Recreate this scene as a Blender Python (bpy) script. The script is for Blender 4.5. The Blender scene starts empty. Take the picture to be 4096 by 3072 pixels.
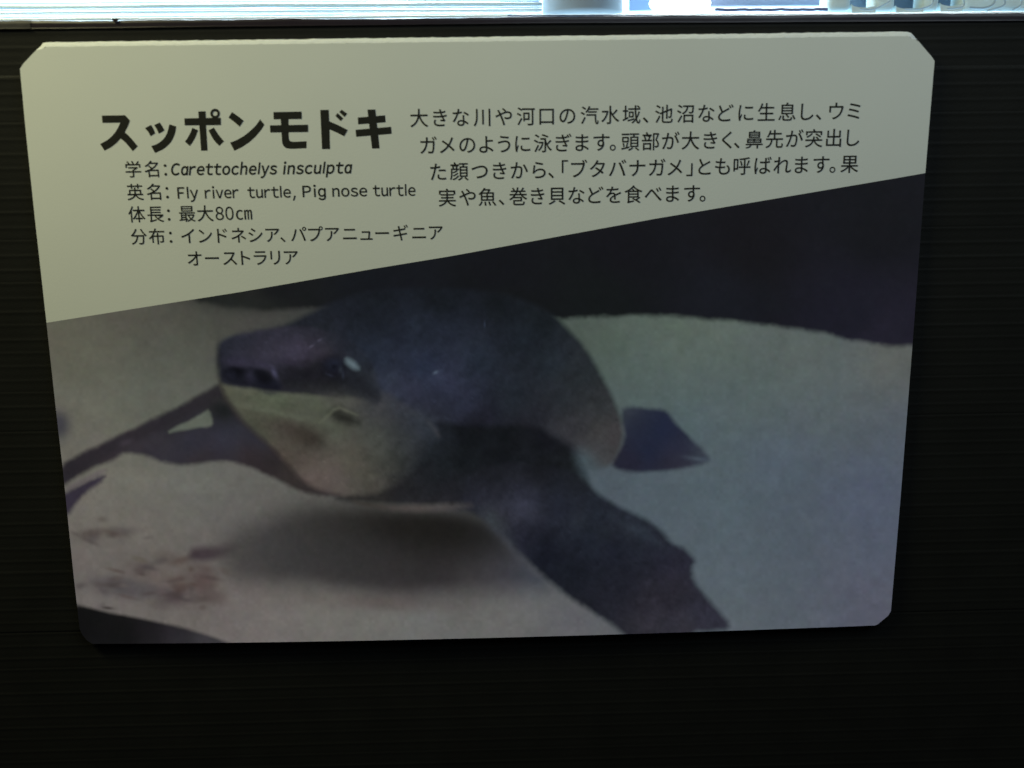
import bpy, bmesh, math, random
import numpy as np
from mathutils import Matrix, Vector
random.seed(7); rng = np.random.default_rng(7)
S = bpy.context.scene
COL = S.collection

# ------------------------------------------------------------------ camera
F = 4000.0                      # focal length in photo pixels (photo is 4096 x 3072)
rx, ry, rz = [math.radians(a) for a in (12.55, -1.35, -1.02)]
T = np.array([-0.0088, -0.0099, 0.3457])
cx, sx, cy, sy, cz, sz = math.cos(rx), math.sin(rx), math.cos(ry), math.sin(ry), math.cos(rz), math.sin(rz)
R = np.array([[cz, -sz, 0], [sz, cz, 0], [0, 0, 1]]) @ np.array([[cy, 0, sy], [0, 1, 0], [-sy, 0, cy]]) @ np.array([[1, 0, 0], [0, cx, -sx], [0, sx, cx]])
# plane frame (right, down, away) -> world (x, y = away, z = up)
M = np.array([[1, 0, 0], [0, 0, 1], [0, -1, 0]], float)
H0 = 1.0                        # height of the sign's middle above the floor
Cw = M @ (-R.T @ T) + np.array([0, 0, H0])
Rcw = M @ R.T @ np.diag([1, -1, -1])
cam = bpy.data.cameras.new("camera"); camo = bpy.data.objects.new("camera", cam); COL.objects.link(camo)
mw = Matrix.Identity(4)
for i in range(3):
    for j in range(3): mw[i][j] = Rcw[i][j]
    mw[i][3] = Cw[i]
camo.matrix_world = mw
cam.sensor_width = 36.0; cam.lens = F / 4096 * 36.0
cam.clip_start = 0.01; cam.clip_end = 50
cam.dof.use_dof = True; cam.dof.focus_distance = 0.355; cam.dof.aperture_fstop = 6.5
S.camera = camo

# ------------------------------------------------------------------ world, lamps, exposure
W = bpy.data.worlds.new("World"); S.world = W; W.use_nodes = True
W.node_tree.nodes["Background"].inputs[0].default_value = (0.55, 0.6, 0.7, 1)
W.node_tree.nodes["Background"].inputs[1].default_value = 0.012
S.view_settings.view_transform = 'Standard'; S.view_settings.look = 'None'
S.view_settings.exposure = 0; S.view_settings.gamma = 1
S.cycles.use_denoising = True
S.cycles.max_bounces = 8

def area(name, loc, target, size, size_y, power, color):
    l = bpy.data.lights.new(name, 'AREA'); l.shape = 'RECTANGLE'; l.size = size; l.size_y = size_y
    l.energy = power; l.color = color
    o = bpy.data.objects.new(name, l); COL.objects.link(o)
    o.location = loc
    o.rotation_euler = (Vector(target) - Vector(loc)).to_track_quat('-Z', 'Y').to_euler()
    return o
area("warm_room_lamp", (-0.34, -0.20, H0 + 0.36), (-0.10, 0.0, H0 + 0.02), 0.22, 0.10, 1.165, (1.0, 0.955, 0.521))
area("cool_tank_glow", (0.22, -0.36, H0 + 0.36), (0.08, 0.0, H0 - 0.04), 0.40, 0.30, 0.8527, (0.756, 0.909, 1.0))
area("tank_lamp", (0.0, 0.22, H0 + 0.36), (0.0, 0.30, H0 + 0.10), 0.70, 0.12, 13.0, (0.80, 0.93, 1.0))

# ------------------------------------------------------------------ helpers
def bp(px, py, Y=0.0):
    """photo pixel -> point of the vertical plane y = Y"""
    px = np.asarray(px, float); py = np.asarray(py, float)
    d = np.stack([(px - 2048) / F, -(py - 1536) / F, -np.ones_like(px)], -1) @ Rcw.T
    t = (Y - Cw[1]) / d[..., 1]
    return Cw + d * t[..., None]
def proj(P):
    c = (np.asarray(P) - Cw) @ Rcw
    return 2048 + F * c[..., 0] / -c[..., 2], 1536 - F * c[..., 1] / -c[..., 2]
def srgb(r, g, b):
    f = lambda v: (v / 255 / 12.92) if v <= 10.3 else ((v / 255 + .055) / 1.055) ** 2.4
    return (f(r), f(g), f(b))
def lin(a):
    a = np.asarray(a, float) / 255
    return np.where(a <= .04045, a / 12.92, ((a + .055) / 1.055) ** 2.4)

def mesh_obj(name, V, Fc, mat, parent=None, smooth=False):
    me = bpy.data.meshes.new(name)
    me.from_pydata([tuple(map(float, v)) for v in V], [], Fc); me.validate(); me.update()
    if smooth:
        me.polygons.foreach_set("use_smooth", [True] * len(me.polygons))
    if mat: me.materials.append(mat)
    o = bpy.data.objects.new(name, me); COL.objects.link(o)
    if parent: o.parent = parent
    return o
def tag(o, label=None, cat=None, group=None, kind=None):
    if label: o["label"] = label
    if cat: o["category"] = cat
    if group: o["group"] = group
    if kind: o["kind"] = kind
    return o
def empty(name, loc=(0, 0, 0)):
    o = bpy.data.objects.new(name, None); COL.objects.link(o); o.location = loc; o.empty_display_size = 0.01
    return o
def set_parent(o, p):
    o.parent = p; o.matrix_parent_inverse = Matrix.Translation(-Vector(p.location))

def mat(name, color, rough=0.5, spec=0.5, noise=0.0, nscale=40, bump=0.0, bscale=400, trans=0, ior=1.45, color2=None, coat=0, stretch=None):
    m = bpy.data.materials.new(name); m.use_nodes = True
    nt = m.node_tree; b = nt.nodes["Principled BSDF"]
    b.inputs["Base Color"].default_value = (*color, 1)
    b.inputs["Roughness"].default_value = rough
    b.inputs["Specular IOR Level"].default_value = spec
    b.inputs["IOR"].default_value = ior
    b.inputs["Transmission Weight"].default_value = trans
    b.inputs["Coat Weight"].default_value = coat
    tc = nt.nodes.new("ShaderNodeTexCoord")
    src = tc.outputs["Object"]
    if stretch:
        mp = nt.nodes.new("ShaderNodeMapping"); mp.inputs["Scale"].default_value = stretch
        nt.links.new(src, mp.inputs[0]); src = mp.outputs[0]
    if noise > 0:
        n = nt.nodes.new("ShaderNodeTexNoise"); n.inputs["Scale"].default_value = nscale; n.inputs["Detail"].default_value = 9
        nt.links.new(src, n.inputs["Vector"])
        mx = nt.nodes.new("ShaderNodeMix"); mx.data_type = 'RGBA'
        c2 = color2 or tuple(c * (1 - noise) for c in color); c1 = color if color2 else tuple(min(1, c * (1 + noise)) for c in color)
        mx.inputs[6].default_value = (*c1, 1); mx.inputs[7].default_value = (*c2, 1)
        nt.links.new(n.outputs["Fac"], mx.inputs[0]); nt.links.new(mx.outputs[2], b.inputs["Base Color"])
    if bump > 0:
        n2 = nt.nodes.new("ShaderNodeTexNoise"); n2.inputs["Scale"].default_value = bscale; n2.inputs["Detail"].default_value = 3
        nt.links.new(src, n2.inputs["Vector"])
        bm = nt.nodes.new("ShaderNodeBump"); bm.inputs["Strength"].default_value = bump; bm.inputs["Distance"].default_value = 0.0005
        nt.links.new(n2.outputs["Fac"], bm.inputs["Height"]); nt.links.new(bm.outputs[0], b.inputs["Normal"])
    return m

def wob(x, seed, scale, amp):
    """smooth 1-D noise"""
    r = np.random.default_rng(seed); x = np.asarray(x, float); out = np.zeros_like(x)
    for k in range(5):
        out += np.sin(x / scale * (1.7 ** k) * 2 * math.pi + r.uniform(0, 6.28)) / (1.5 ** k) * r.uniform(.5, 1)
    return out * amp / 2

# ------------------------------------------------------------------ corrugated board
M_board = mat("black_corrugated_plastic", (0.0125, 0.0127, 0.0112), rough=0.58, spec=0.15, noise=0.25, nscale=60, bump=0.12, bscale=1200)
YB = 0.0032                                       # face of the board
YS = 0.0                                          # face of the sign
z_first = bp(100., 133., YB)[2]
zl = [bp(100., y, YB)[2] for y in (192, 256, 318, 377, 437, 494, 553, 610, 665, 722, 784, 844, 903, 958, 1017, 1077, 1133, 1187, 1249, 1299, 1357)]
pitch = (zl[0] - zl[-1]) / 20
L0, L1 = bp(-300., 120., YB), bp(4400., 75., YB)   # line where the tape strip meets the board
ztop = max(L0[2], L1[2])
n_fl = 62
prof = []                                         # (offset below ridge, outward bulge)
for s, h in ((-.16, .00003), (-.10, .00009), (-.05, .00016), (0, .00019), (.05, .00017), (.11, .00010), (.18, .00004), (.27, .00001), (.40, .00004), (.52, .00007), (.66, .00006), (.78, .00002)):
    prof.append((s, h))
zs, hs = [], []
for k in range(-1, n_fl):
    zc = z_first - k * pitch + 0.00018 * math.sin(k * 2.3) 
    a = 0.75 + 0.4 * random.random()
    for s, h in prof:
        zs.append(zc - s * pitch); hs.append(h * a * .6)
zs = np.array(zs); hs = np.array(hs)
order = np.argsort(-zs); zs = zs[order]; hs = hs[order]
xs = np.linspace(-0.505, 0.505, 181); nx_ = len(xs)
slope = (L1[2] - L0[2]) / (L1[0] - L0[0])
V = []
for i, z in enumerate(zs):
    wv = wob(xs, 11, 0.21, 0.00012)
    for j, x in enumerate(xs):
        zz = z + wv[j] + slope * 0.35 * (x + 0.16); zc_ = L0[2] + slope * (x - L0[0]) + .0012
        V.append((x, YB - (hs[i] if zz < zc_ else 0) - wv[j] * 0.4, min(zz, zc_ + (zs[0] - zz) * -1e-4 + 1e-5)))
nx = len(xs); Fc = []
for i in range(len(zs) - 1):
    for j in range(nx - 1):
        a = i * nx + j; Fc.append((a, a + nx, a + nx + 1, a + 1))
# back face makes it a sheet 5 mm thick
nb = len(V)
ztB, zbB = V[0][2], V[-1][2]
back = [(xs[0], YB + .005, V[0][2]), (xs[-1], YB + .005, V[nx_ - 1][2]), (xs[-1], YB + .005, zs[-1]), (xs[0], YB + .005, zs[-1])]
V += back
Fc.append((nb, nb + 1, nb + 2, nb + 3))
Fc.append(tuple([j for j in range(nx)] + [nb + 1, nb]))
Fc.append(tuple([(len(zs) - 1) * nx + j for j in range(nx - 1, -1, -1)] + [nb + 3, nb + 2]))
board = empty("corrugated_board", (0, YB + .002, zs[-1]))
tag(board, "black corrugated plastic board with horizontal ribs, behind the turtle sign", "board")
bo = mesh_obj("ribbed_sheet", V, Fc, M_board, smooth=True); set_parent(bo, board)

# dark tape strip along the top of the board: wavy upper edge, rolled lower lip
M_tape = mat("black_glossy_tape", (0.020, 0.014, 0.021), rough=0.30, spec=0.5, noise=0.35, nscale=30, bump=0.35, bscale=120, stretch=(.4, 1, 1))
M_tape2 = mat("grey_worn_tape", (0.024, 0.022, 0.024), rough=0.5, noise=0.3, nscale=50, bump=0.3)
def strip(name, xa, xb, material, lift):
    px = np.linspace(xa, xb, max(12, int((xb - xa) / 22)))
    ytop = np.interp(px, [-400, 0, 600, 900, 1100, 1300, 1700, 2048, 2600, 3400, 4096, 4500], [82, 82, 78, 78, 72, 72, 73, 65, 62, 55, 48, 44]) + wob(px, 5, 900, 2.4) + wob(px, 8, 260, 1.0)
    ybot = np.interp(px, [-400, 0, 2048, 4096, 4500], [120, 117, 94, 84, 81]) + wob(px, 3, 1400, 1.0)
    V = []; rows = [(0.0, 0.0016), (0.02, 0.0002), (0.12, -0.0001), (0.5, -.00015), (0.86, -.00015), (0.95, -.00017), (0.975, -.00022), (1.0, 0.0006)]
    for t, dy in rows:
        y = ytop + (ybot - ytop) * t
        P = bp(px, y, YB - .0006)
        for p in P: V.append((p[0], YB - .0006 + dy - lift, p[2]))
    n = len(px); F_ = []
    for i in range(len(rows) - 1):
        for j in range(n - 1): a = i * n + j; F_.append((a, a + n, a + n + 1, a + 1))
    # thickness back over the tank side
    b0 = len(V)
    for j in range(n): V.append((V[j][0], YB + .006, V[j][2] - .0003))
    for j in range(n - 1): F_.append((b0 + j, j, j + 1, b0 + j + 1))
    o = mesh_obj(name, V, F_, material, smooth=True); set_parent(o, board); return o
strip("tape_strip", 116, 8000, M_tape, 0.0)
tag(strip("tape_end", -3900, 124, M_tape2, 0.0003), "greyer end of the black tape strip")
# small dark tab sticking up over the strip
tb = [bp(x, y, YB - .0015) for x, y in ((443, 74), (475, 74), (468, 81), (462, 88), (457, 88), (450, 81))]
V = [tuple(p) for p in tb] + [(p[0], p[1] + .0006, p[2]) for p in tb]; n = 6
Fc = [tuple(range(n)), tuple(range(2 * n - 1, n - 1, -1))] + [(i, i + n, (i + 1) % n + n, (i + 1) % n) for i in range(n)]
o = mesh_obj("tape_tab", V, Fc, M_tape); set_parent(o, board)

# ------------------------------------------------------------------ sign
zt = bp(2048., 150., 0)[2]; zb = bp(2048., 2560., 0)[2]; xl = bp(200., 1400., 0)[0]; xr = bp(3650., 1400., 0)[0]
def bow(x, z):
    """the board is slightly warped: its lower middle stands out from the wall"""
    v = np.clip((zt - z) / (zt - zb), 0, 1.1); u = np.clip((x - xl) / (xr - xl), 0, 1)
    return -0.0029 * v ** 2 * (4 * u * (1 - u)) * (1 - 0.25 * (u - .5))
out_px = [(77, 275), (98, 500), (136, 866), (184, 1297), (219, 1620), (249, 1880), (292, 2302), (316, 2515), (327, 2540), (345, 2562), (369, 2577),
          (3497, 2503), (3512, 2498), (3556, 2462), (3566, 2444), (3604, 2000), (3655, 1346), (3704, 690), (3741, 243), (3736, 233), (3692, 182), (3650, 131), (3634, 125),
          (180, 168), (168, 172), (120, 222), (82, 262)]
OUT = np.array([bp(x, y, 0)[[0, 2]] for x, y in out_px])
def resample(P, step):
    R_ = []; I_ = []
    n = len(P)
    for i in range(n):
        a, b = P[i], P[(i + 1) % n]; L = np.linalg.norm(b - a); m = max(1, int(L / step))
        for k in range(m): R_.append(a + (b - a) * k / m); I_.append(i + k / m)
    return np.array(R_), np.array(I_)
OUTr, SRC = resample(OUT, 0.0012)
def inset(P, d):
    n = len(P); prev = np.roll(P, 1, 0); nxt = np.roll(P, -1, 0)
    t = nxt - prev; t /= np.linalg.norm(t, axis=1)[:, None] + 1e-12
    nrm = np.stack([-t[:, 1], t[:, 0]], 1)
    return P + nrm * np.asarray(d)[:, None] if np.ndim(d) else P + nrm * d
area2 = 0.5 * np.sum(OUTr[:, 0] * np.roll(OUTr[:, 1], -1) - np.roll(OUTr[:, 0], -1) * OUTr[:, 1])
sgn = 1 if area2 > 0 else -1

sign = empty("information_sign", (float((xl + xr) / 2), 0.0015, float(zb)))
tag(sign, "pale green rectangular sign with clipped corners, Japanese text and a printed turtle photo", "sign")
M_core = mat("foam_board_core", (0.92, 0.94, 0.90), rough=0.7, spec=0.3, noise=0.05, nscale=300, bump=0.5, bscale=900)
M_face = mat("pale_white_print", (0.79, 0.81, 0.755), rough=0.60, spec=0.24, noise=0.06, nscale=14, bump=0.06, bscale=1500)

# foam board with a ragged chamfer round its edge; widest along the top
topness = np.clip((OUTr[:, 1] - (zt - .0035)) / .003, 0, 1) * (np.abs(OUTr[:, 0]) < 0.142)
rag = np.abs(wob(OUTr[:, 0] + OUTr[:, 1], 21, .011, 1)) * .00014 + np.abs(wob(OUTr[:, 0], 22, .0041, 1)) * .00008
jit = rng.normal(0, 1, len(OUTr)) * .00003
d_face = (0.00022 + topness * (0.00122 + rag) + jit * (0.4 + topness))
edge0 = inset(OUTr, sgn * (jit * (0.5 + 1.2 * topness)))
TH = 0.0030
def ring(P, depth): return [(p[0], depth + bow(p[0], p[1]), p[1]) for p in P]
N = len(OUTr)
fin = inset(OUTr, sgn * d_face)
V = ring(edge0, TH - .0001) + ring(edge0, np_y := 0.00085) + ring(inset(OUTr, sgn * (d_face * .55)), 0.00030) + ring(fin, 0.00006)
Fc = []
for r in range(3):
    for i in range(N):
        a = r * N + i; b = r * N + (i + 1) % N; Fc.append((a, b, b + N, a + N))
o = mesh_obj("foam_edge", V, Fc, M_core); set_parent(o, sign)

# grid-filled face sheets, cut by the diagonal between text area and photograph
diag_px = [(60, 1312), (187, 1291), (529, 1236), (960, 1168), (1500, 1074), (1800, 1025), (2620, 875), (3110, 793), (3600, 710), (3703, 692), (3800, 675)]
DG = np.array([bp(x, y, 0)[[0, 2]] for x, y in diag_px])
zdiag = lambda x: np.interp(x, DG[:, 0], DG[:, 1])
n_o = len(out_px)
def side(lo_, hi_, wrap=False):
    m = (SRC >= lo_) & (SRC <= hi_)
    P = fin[m]
    if wrap: P = np.vstack([P, fin[:1]])
    return P
PL = side(0, 7); PB = side(7, 14); PR = side(14, 18); PT = side(18, n_o, True)
def ext(P, i, q):
    """interpolate along axis i of a polyline, extended straight past its ends"""
    P = P[np.argsort(P[:, i])]; x, y = P[:, i], P[:, 1 - i]
    k = min(6, len(x) - 1)
    r = np.interp(q, x, y)
    r = np.where(q < x[0], y[0] + (q - x[0]) * (y[k] - y[0]) / (x[k] - x[0]), r)
    return np.where(q > x[-1], y[-1] + (q - x[-1]) * (y[-1 - k] - y[-1]) / (x[-1 - k] - x[-1]), r)
def sheet(name, nx, nz, upper, material, colorfn=None):
    """a grid between the side outlines and between top, diagonal and bottom"""
    u = np.linspace(0, 1, nx)[:, None]; t = np.linspace(0, 1, nz)[None]
    Z = np.full((nx, nz), (zt + zb) / 2)
    for _ in range(8):
        XL = ext(PL, 1, Z); XR = ext(PR, 1, Z); X = XL + (XR - XL) * u
        zd = zdiag(X)
        hi, lo = (ext(PT, 0, X), zd) if upper else (zd, ext(PB, 0, X))
        Z = hi + (lo - hi) * t
    nc = nx
    idx = np.arange(nc * nz).reshape(nc, nz)
    q = np.stack([idx[:-1, :-1], idx[:-1, 1:], idx[1:, 1:], idx[1:, :-1]], -1).reshape(-1, 4)
    Y = bow(X, Z)
    P = np.stack([X, Y, Z], -1)
    me = bpy.data.meshes.new(name)
    me.vertices.add(nc * nz); me.vertices.foreach_set("co", P.reshape(-1).astype(np.float32))
    me.loops.add(q.size); me.loops.foreach_set("vertex_index", q.reshape(-1).astype(np.int32))
    me.polygons.add(len(q)); me.polygons.foreach_set("loop_start", (np.arange(len(q)) * 4).astype(np.int32))
    me.update(calc_edges=True)
    me.materials.append(material)
    if colorfn:
        c = colorfn(P.reshape(-1, 3))
        ca = me.color_attributes.new("print", 'FLOAT_COLOR', 'POINT')
        buf = np.ones((len(c), 4), np.float32); buf[:, :3] = c; ca.data.foreach_set("color", buf.reshape(-1))
    o = bpy.data.objects.new(name, me); COL.objects.link(o); set_parent(o, sign); return o
sheet("text_panel", 260, 80, True, M_face)

# ------------------------------------------------------------------ the printed photograph (ink colours on a fine grid)
def sdist(px, py, poly):
    """signed distance in px to a polygon, inside negative"""
    poly = np.asarray(poly, float); n = len(poly)
    d = np.full(px.shape, 1e18); inside = np.zeros(px.shape, bool)
    for i in range(n):
        ax, ay = poly[i]; bx, by = poly[(i + 1) % n]
        ex, ey = bx - ax, by - ay; wx, wy = px - ax, py - ay
        t = np.clip((wx * ex + wy * ey) / (ex * ex + ey * ey + 1e-9), 0, 1)
        d = np.minimum(d, (wx - ex * t) ** 2 + (wy - ey * t) ** 2)
        if ay != by:
            c = ((ay > py) != (by > py)) & (px < (bx - ax) * (py - ay) / (by - ay) + ax)
            inside ^= c
    d = np.sqrt(d)
    return np.where(inside, -d, d)
def smooth(poly, it=2):
    P = np.asarray(poly, float)
    for _ in range(it):
        Q = np.roll(P, -1, 0); P = np.stack([P * .75 + Q * .25, P * .25 + Q * .75], 1).reshape(-1, 2)
    return P
def field(px, py, pts, power=3.0, soft=60):
    num = np.zeros(px.shape + (3,)); den = np.zeros(px.shape)
    for x, y, c in pts:
        w = 1 / ((px - x) ** 2 + (py - y) ** 2 + soft ** 2) ** (power / 2)
        num += w[..., None] * lin(mute(c)); den += w
    return num / den[..., None]
def mute(c):
    m = sum(c) / 3
    k = 0.84 if m < 70 else 1.0
    return tuple(m * (.98 if m < 70 else .98) + (v - m) * k for v in c)
SAND = [(230, 1350, (97, 96, 78)), (500, 1290, (90, 88, 74)), (700, 1260, (78, 78, 66)), (850, 1215, (52, 54, 48)), (750, 1400, (82, 86, 74)), (1000, 1270, (68, 68, 62)), (1180, 1215, (52, 54, 52)),
        (300, 1480, (103, 105, 88)), (600, 1560, (98, 105, 92)), (740, 1480, (90, 95, 84)), (420, 1640, (108, 112, 94)), (300, 1780, (108, 106, 94)), (700, 1650, (102, 106, 90)),
        (800, 1700, (96, 102, 92)), (500, 1950, (112, 114, 100)), (760, 1950, (108, 112, 102)), (300, 2080, (108, 104, 94)), (600, 2150, (104, 100, 90)), (950, 2000, (96, 98, 90)), (1150, 2020, (80, 80, 74)),
        (850, 2120, (98, 96, 90)), (300, 2280, (102, 98, 90)), (700, 2280, (98, 92, 86)), (950, 2220, (82, 78, 76)), (380, 2400, (114, 110, 104)), (900, 2370, (104, 98, 90)), (1000, 2450, (116, 112, 104)), (1250, 2480, (114, 112, 104)),
        (1000, 2540, (116, 112, 108)), (1500, 2470, (104, 102, 96)), (1700, 2520, (110, 112, 108)), (2000, 2500, (104, 104, 100)), (2300, 2510, (96, 96, 98)), (1850, 2400, (92, 90, 86)),
        (2300, 1310, (72, 82, 74)), (2450, 1350, (80, 92, 80)), (2700, 1330, (92, 104, 90)), (2900, 1350, (92, 102, 92)), (3200, 1400, (90, 98, 92)), (3560, 1450, (90, 92, 84)), (2600, 1500, (82, 96, 90)),
        (3000, 1550, (84, 98, 94)), (3350, 1600, (84, 94, 94)), (3550, 1750, (82, 90, 98)), (2750, 1700, (80, 96, 100)), (3100, 1850, (80, 92, 104)), (3450, 1950, (80, 88, 106)), (2900, 2000, (80, 94, 100)), (2500, 1950, (76, 88, 96)),
        (3200, 2150, (84, 96, 104)), (3500, 2150, (86, 94, 110)), (2950, 2250, (86, 98, 104)), (3100, 2400, (90, 100, 106)), (3400, 2350, (96, 100, 114)), (3500, 2450, (98, 98, 110)), (3000, 2500, (94, 102, 106)), (2650, 2060, (80, 92, 100)), (2420, 1900, (74, 84, 90)), (2550, 1570, (78, 92, 90))]
def adjust(x, y, c):
    k = 0.93 if (x < 1100 and y < 1660) else 0.90 if (x > 3050 and y > 1950) else 1.04 if (x < 1100 and 1850 < y < 2250) else 1.0
    return x, y, (c[0] * k, c[1] * k * (.985 if x < 1100 else 1), c[2] * k)
SAND = [adjust(*q) for q in SAND]
SHELL = [(2000, 1215, (17, 20, 26)), (1500, 1200, (18, 21, 28)), (1750, 1190, (16, 19, 26)), (1500, 1270, (24, 27, 38)), (1250, 1290, (30, 32, 42)), (1700, 1350, (29, 34, 48)), (2150, 1290, (20, 24, 30)), (2100, 1350, (25, 30, 40)), (1500, 1450, (32, 38, 54)), (1900, 1450, (33, 40, 54)),
         (2200, 1450, (32, 38, 48)), (2330, 1500, (36, 40, 46)), (1700, 1480, (34, 42, 64)), (1780, 1530, (48, 50, 74)), (1850, 1600, (42, 44, 64)), (1650, 1560, (46, 46, 66)), (2050, 1600, (32, 38, 48)), (2250, 1620, (34, 38, 46)), (2400, 1620, (44, 46, 50)),
         (1750, 1650, (34, 34, 48)), (1950, 1660, (26, 26, 38)), (1900, 1695, (22, 21, 30)), (2080, 1695, (26, 25, 34)), (2150, 1670, (32, 32, 42)), (2300, 1700, (44, 42, 46)), (2400, 1740, (62, 58, 58)), (2380, 1820, (72, 72, 76)), (2460, 1760, (66, 60, 64)), (2270, 1720, (58, 56, 64)),
         (1560, 1600, (40, 42, 56)), (1600, 1700, (48, 50, 60)), (1700, 1720, (50, 54, 64))]
UNDER = [(1800, 1720, (14, 15, 22)), (2000, 1780, (15, 17, 22)), (2200, 1760, (18, 18, 26)), (2250, 1850, (22, 24, 28)), (2100, 1900, (22, 24, 30)), (1850, 1850, (18, 22, 26)), (1760, 1950, (28, 28, 34)), (1900, 1980, (34, 34, 44)), (2280, 1950, (30, 34, 40)), (1650, 1990, (36, 34, 38)), (1500, 2000, (44, 40, 40)), (1750, 2000, (34, 32, 38))]
JAW = [(950, 1560, (86, 84, 72)), (1100, 1600, (88, 92, 76)), (1250, 1610, (84, 86, 74)), (1300, 1650, (82, 82, 72)), (1040, 1690, (76, 76, 64)), (1150, 1720, (70, 62, 56)), (1230, 1760, (56, 50, 44)), (1350, 1700, (76, 76, 68)), (1150, 1830, (82, 70, 64)),
       (1250, 1880, (98, 84, 80)), (1350, 1920, (94, 82, 80)), (1400, 1830, (84, 78, 70)), (1450, 1900, (84, 80, 72)), (1500, 1760, (76, 76, 70)), (1500, 1640, (64, 62, 60)), (1550, 1600, (50, 50, 58)), (1560, 1850, (62, 62, 58)), (1640, 1780, (54, 56, 60)), (1620, 1690, (52, 54, 62)), (1560, 1700, (62, 62, 62)), (1720, 1800, (34, 38, 46)),
       (1680, 1680, (46, 50, 62)), (1600, 1920, (46, 44, 46)), (1720, 1880, (24, 28, 34)), (1650, 1860, (40, 42, 46)), (1500, 1950, (72, 64, 60)), (1600, 1620, (46, 48, 60)), (1780, 1720, (36, 40, 50))]
HEAD = [(900, 1400, (34, 36, 48)), (980, 1380, (42, 40, 54)), (1100, 1360, (52, 46, 62)), (1150, 1400, (62, 56, 74)), (1060, 1420, (60, 54, 72)), (960, 1450, (40, 38, 54)), (1250, 1390, (56, 50, 66)), (1180, 1430, (66, 58, 78)), (1300, 1420, (54, 46, 56)), (1100, 1470, (52, 46, 62)),
        (1200, 1480, (32, 28, 36)), (1350, 1350, (34, 34, 46)), (1380, 1400, (30, 34, 44)), (1280, 1540, (28, 28, 34)), (1180, 1540, (30, 30, 36)), (1400, 1510, (30, 34, 42)), (1480, 1560, (34, 38, 48)), (1500, 1610, (36, 36, 40)), (1350, 1570, (44, 42, 42)), (1050, 1545, (40, 40, 42)), (1240, 1560, (40, 40, 38)), (890, 1500, (30, 30, 40)),
        (1420, 1440, (34, 40, 52)), (1440, 1590, (50, 50, 52))]
FLIP = [(2320, 2080, (40, 43, 54)), (2420, 2110, (38, 41, 52)), (1950, 1905, (20, 21, 26)), (2150, 1885, (19, 20, 25)), (2300, 1930, (24, 26, 32)), (2050, 1950, (30, 30, 38)), (1950, 1990, (38, 38, 50)), (2080, 2040, (50, 50, 64)), (2000, 2070, (52, 50, 62)), (2250, 2020, (32, 34, 48)), (2400, 2060, (30, 34, 46)), (2100, 2130, (26, 26, 40)), (2180, 2220, (18, 20, 32)), (2350, 2150, (24, 28, 42)), (2550, 2130, (38, 42, 54)), (2450, 2200, (26, 28, 42)),
        (2300, 2280, (22, 24, 34)), (2500, 2330, (28, 28, 40)), (2650, 2230, (32, 32, 46)), (2720, 2260, (40, 38, 54)), (2400, 2400, (30, 30, 40)), (2600, 2420, (42, 38, 48)), (2700, 2360, (40, 36, 46)), (2800, 2470, (46, 44, 60)), (2600, 2510, (50, 46, 56)), (2750, 2510, (52, 48, 58))]

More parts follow.
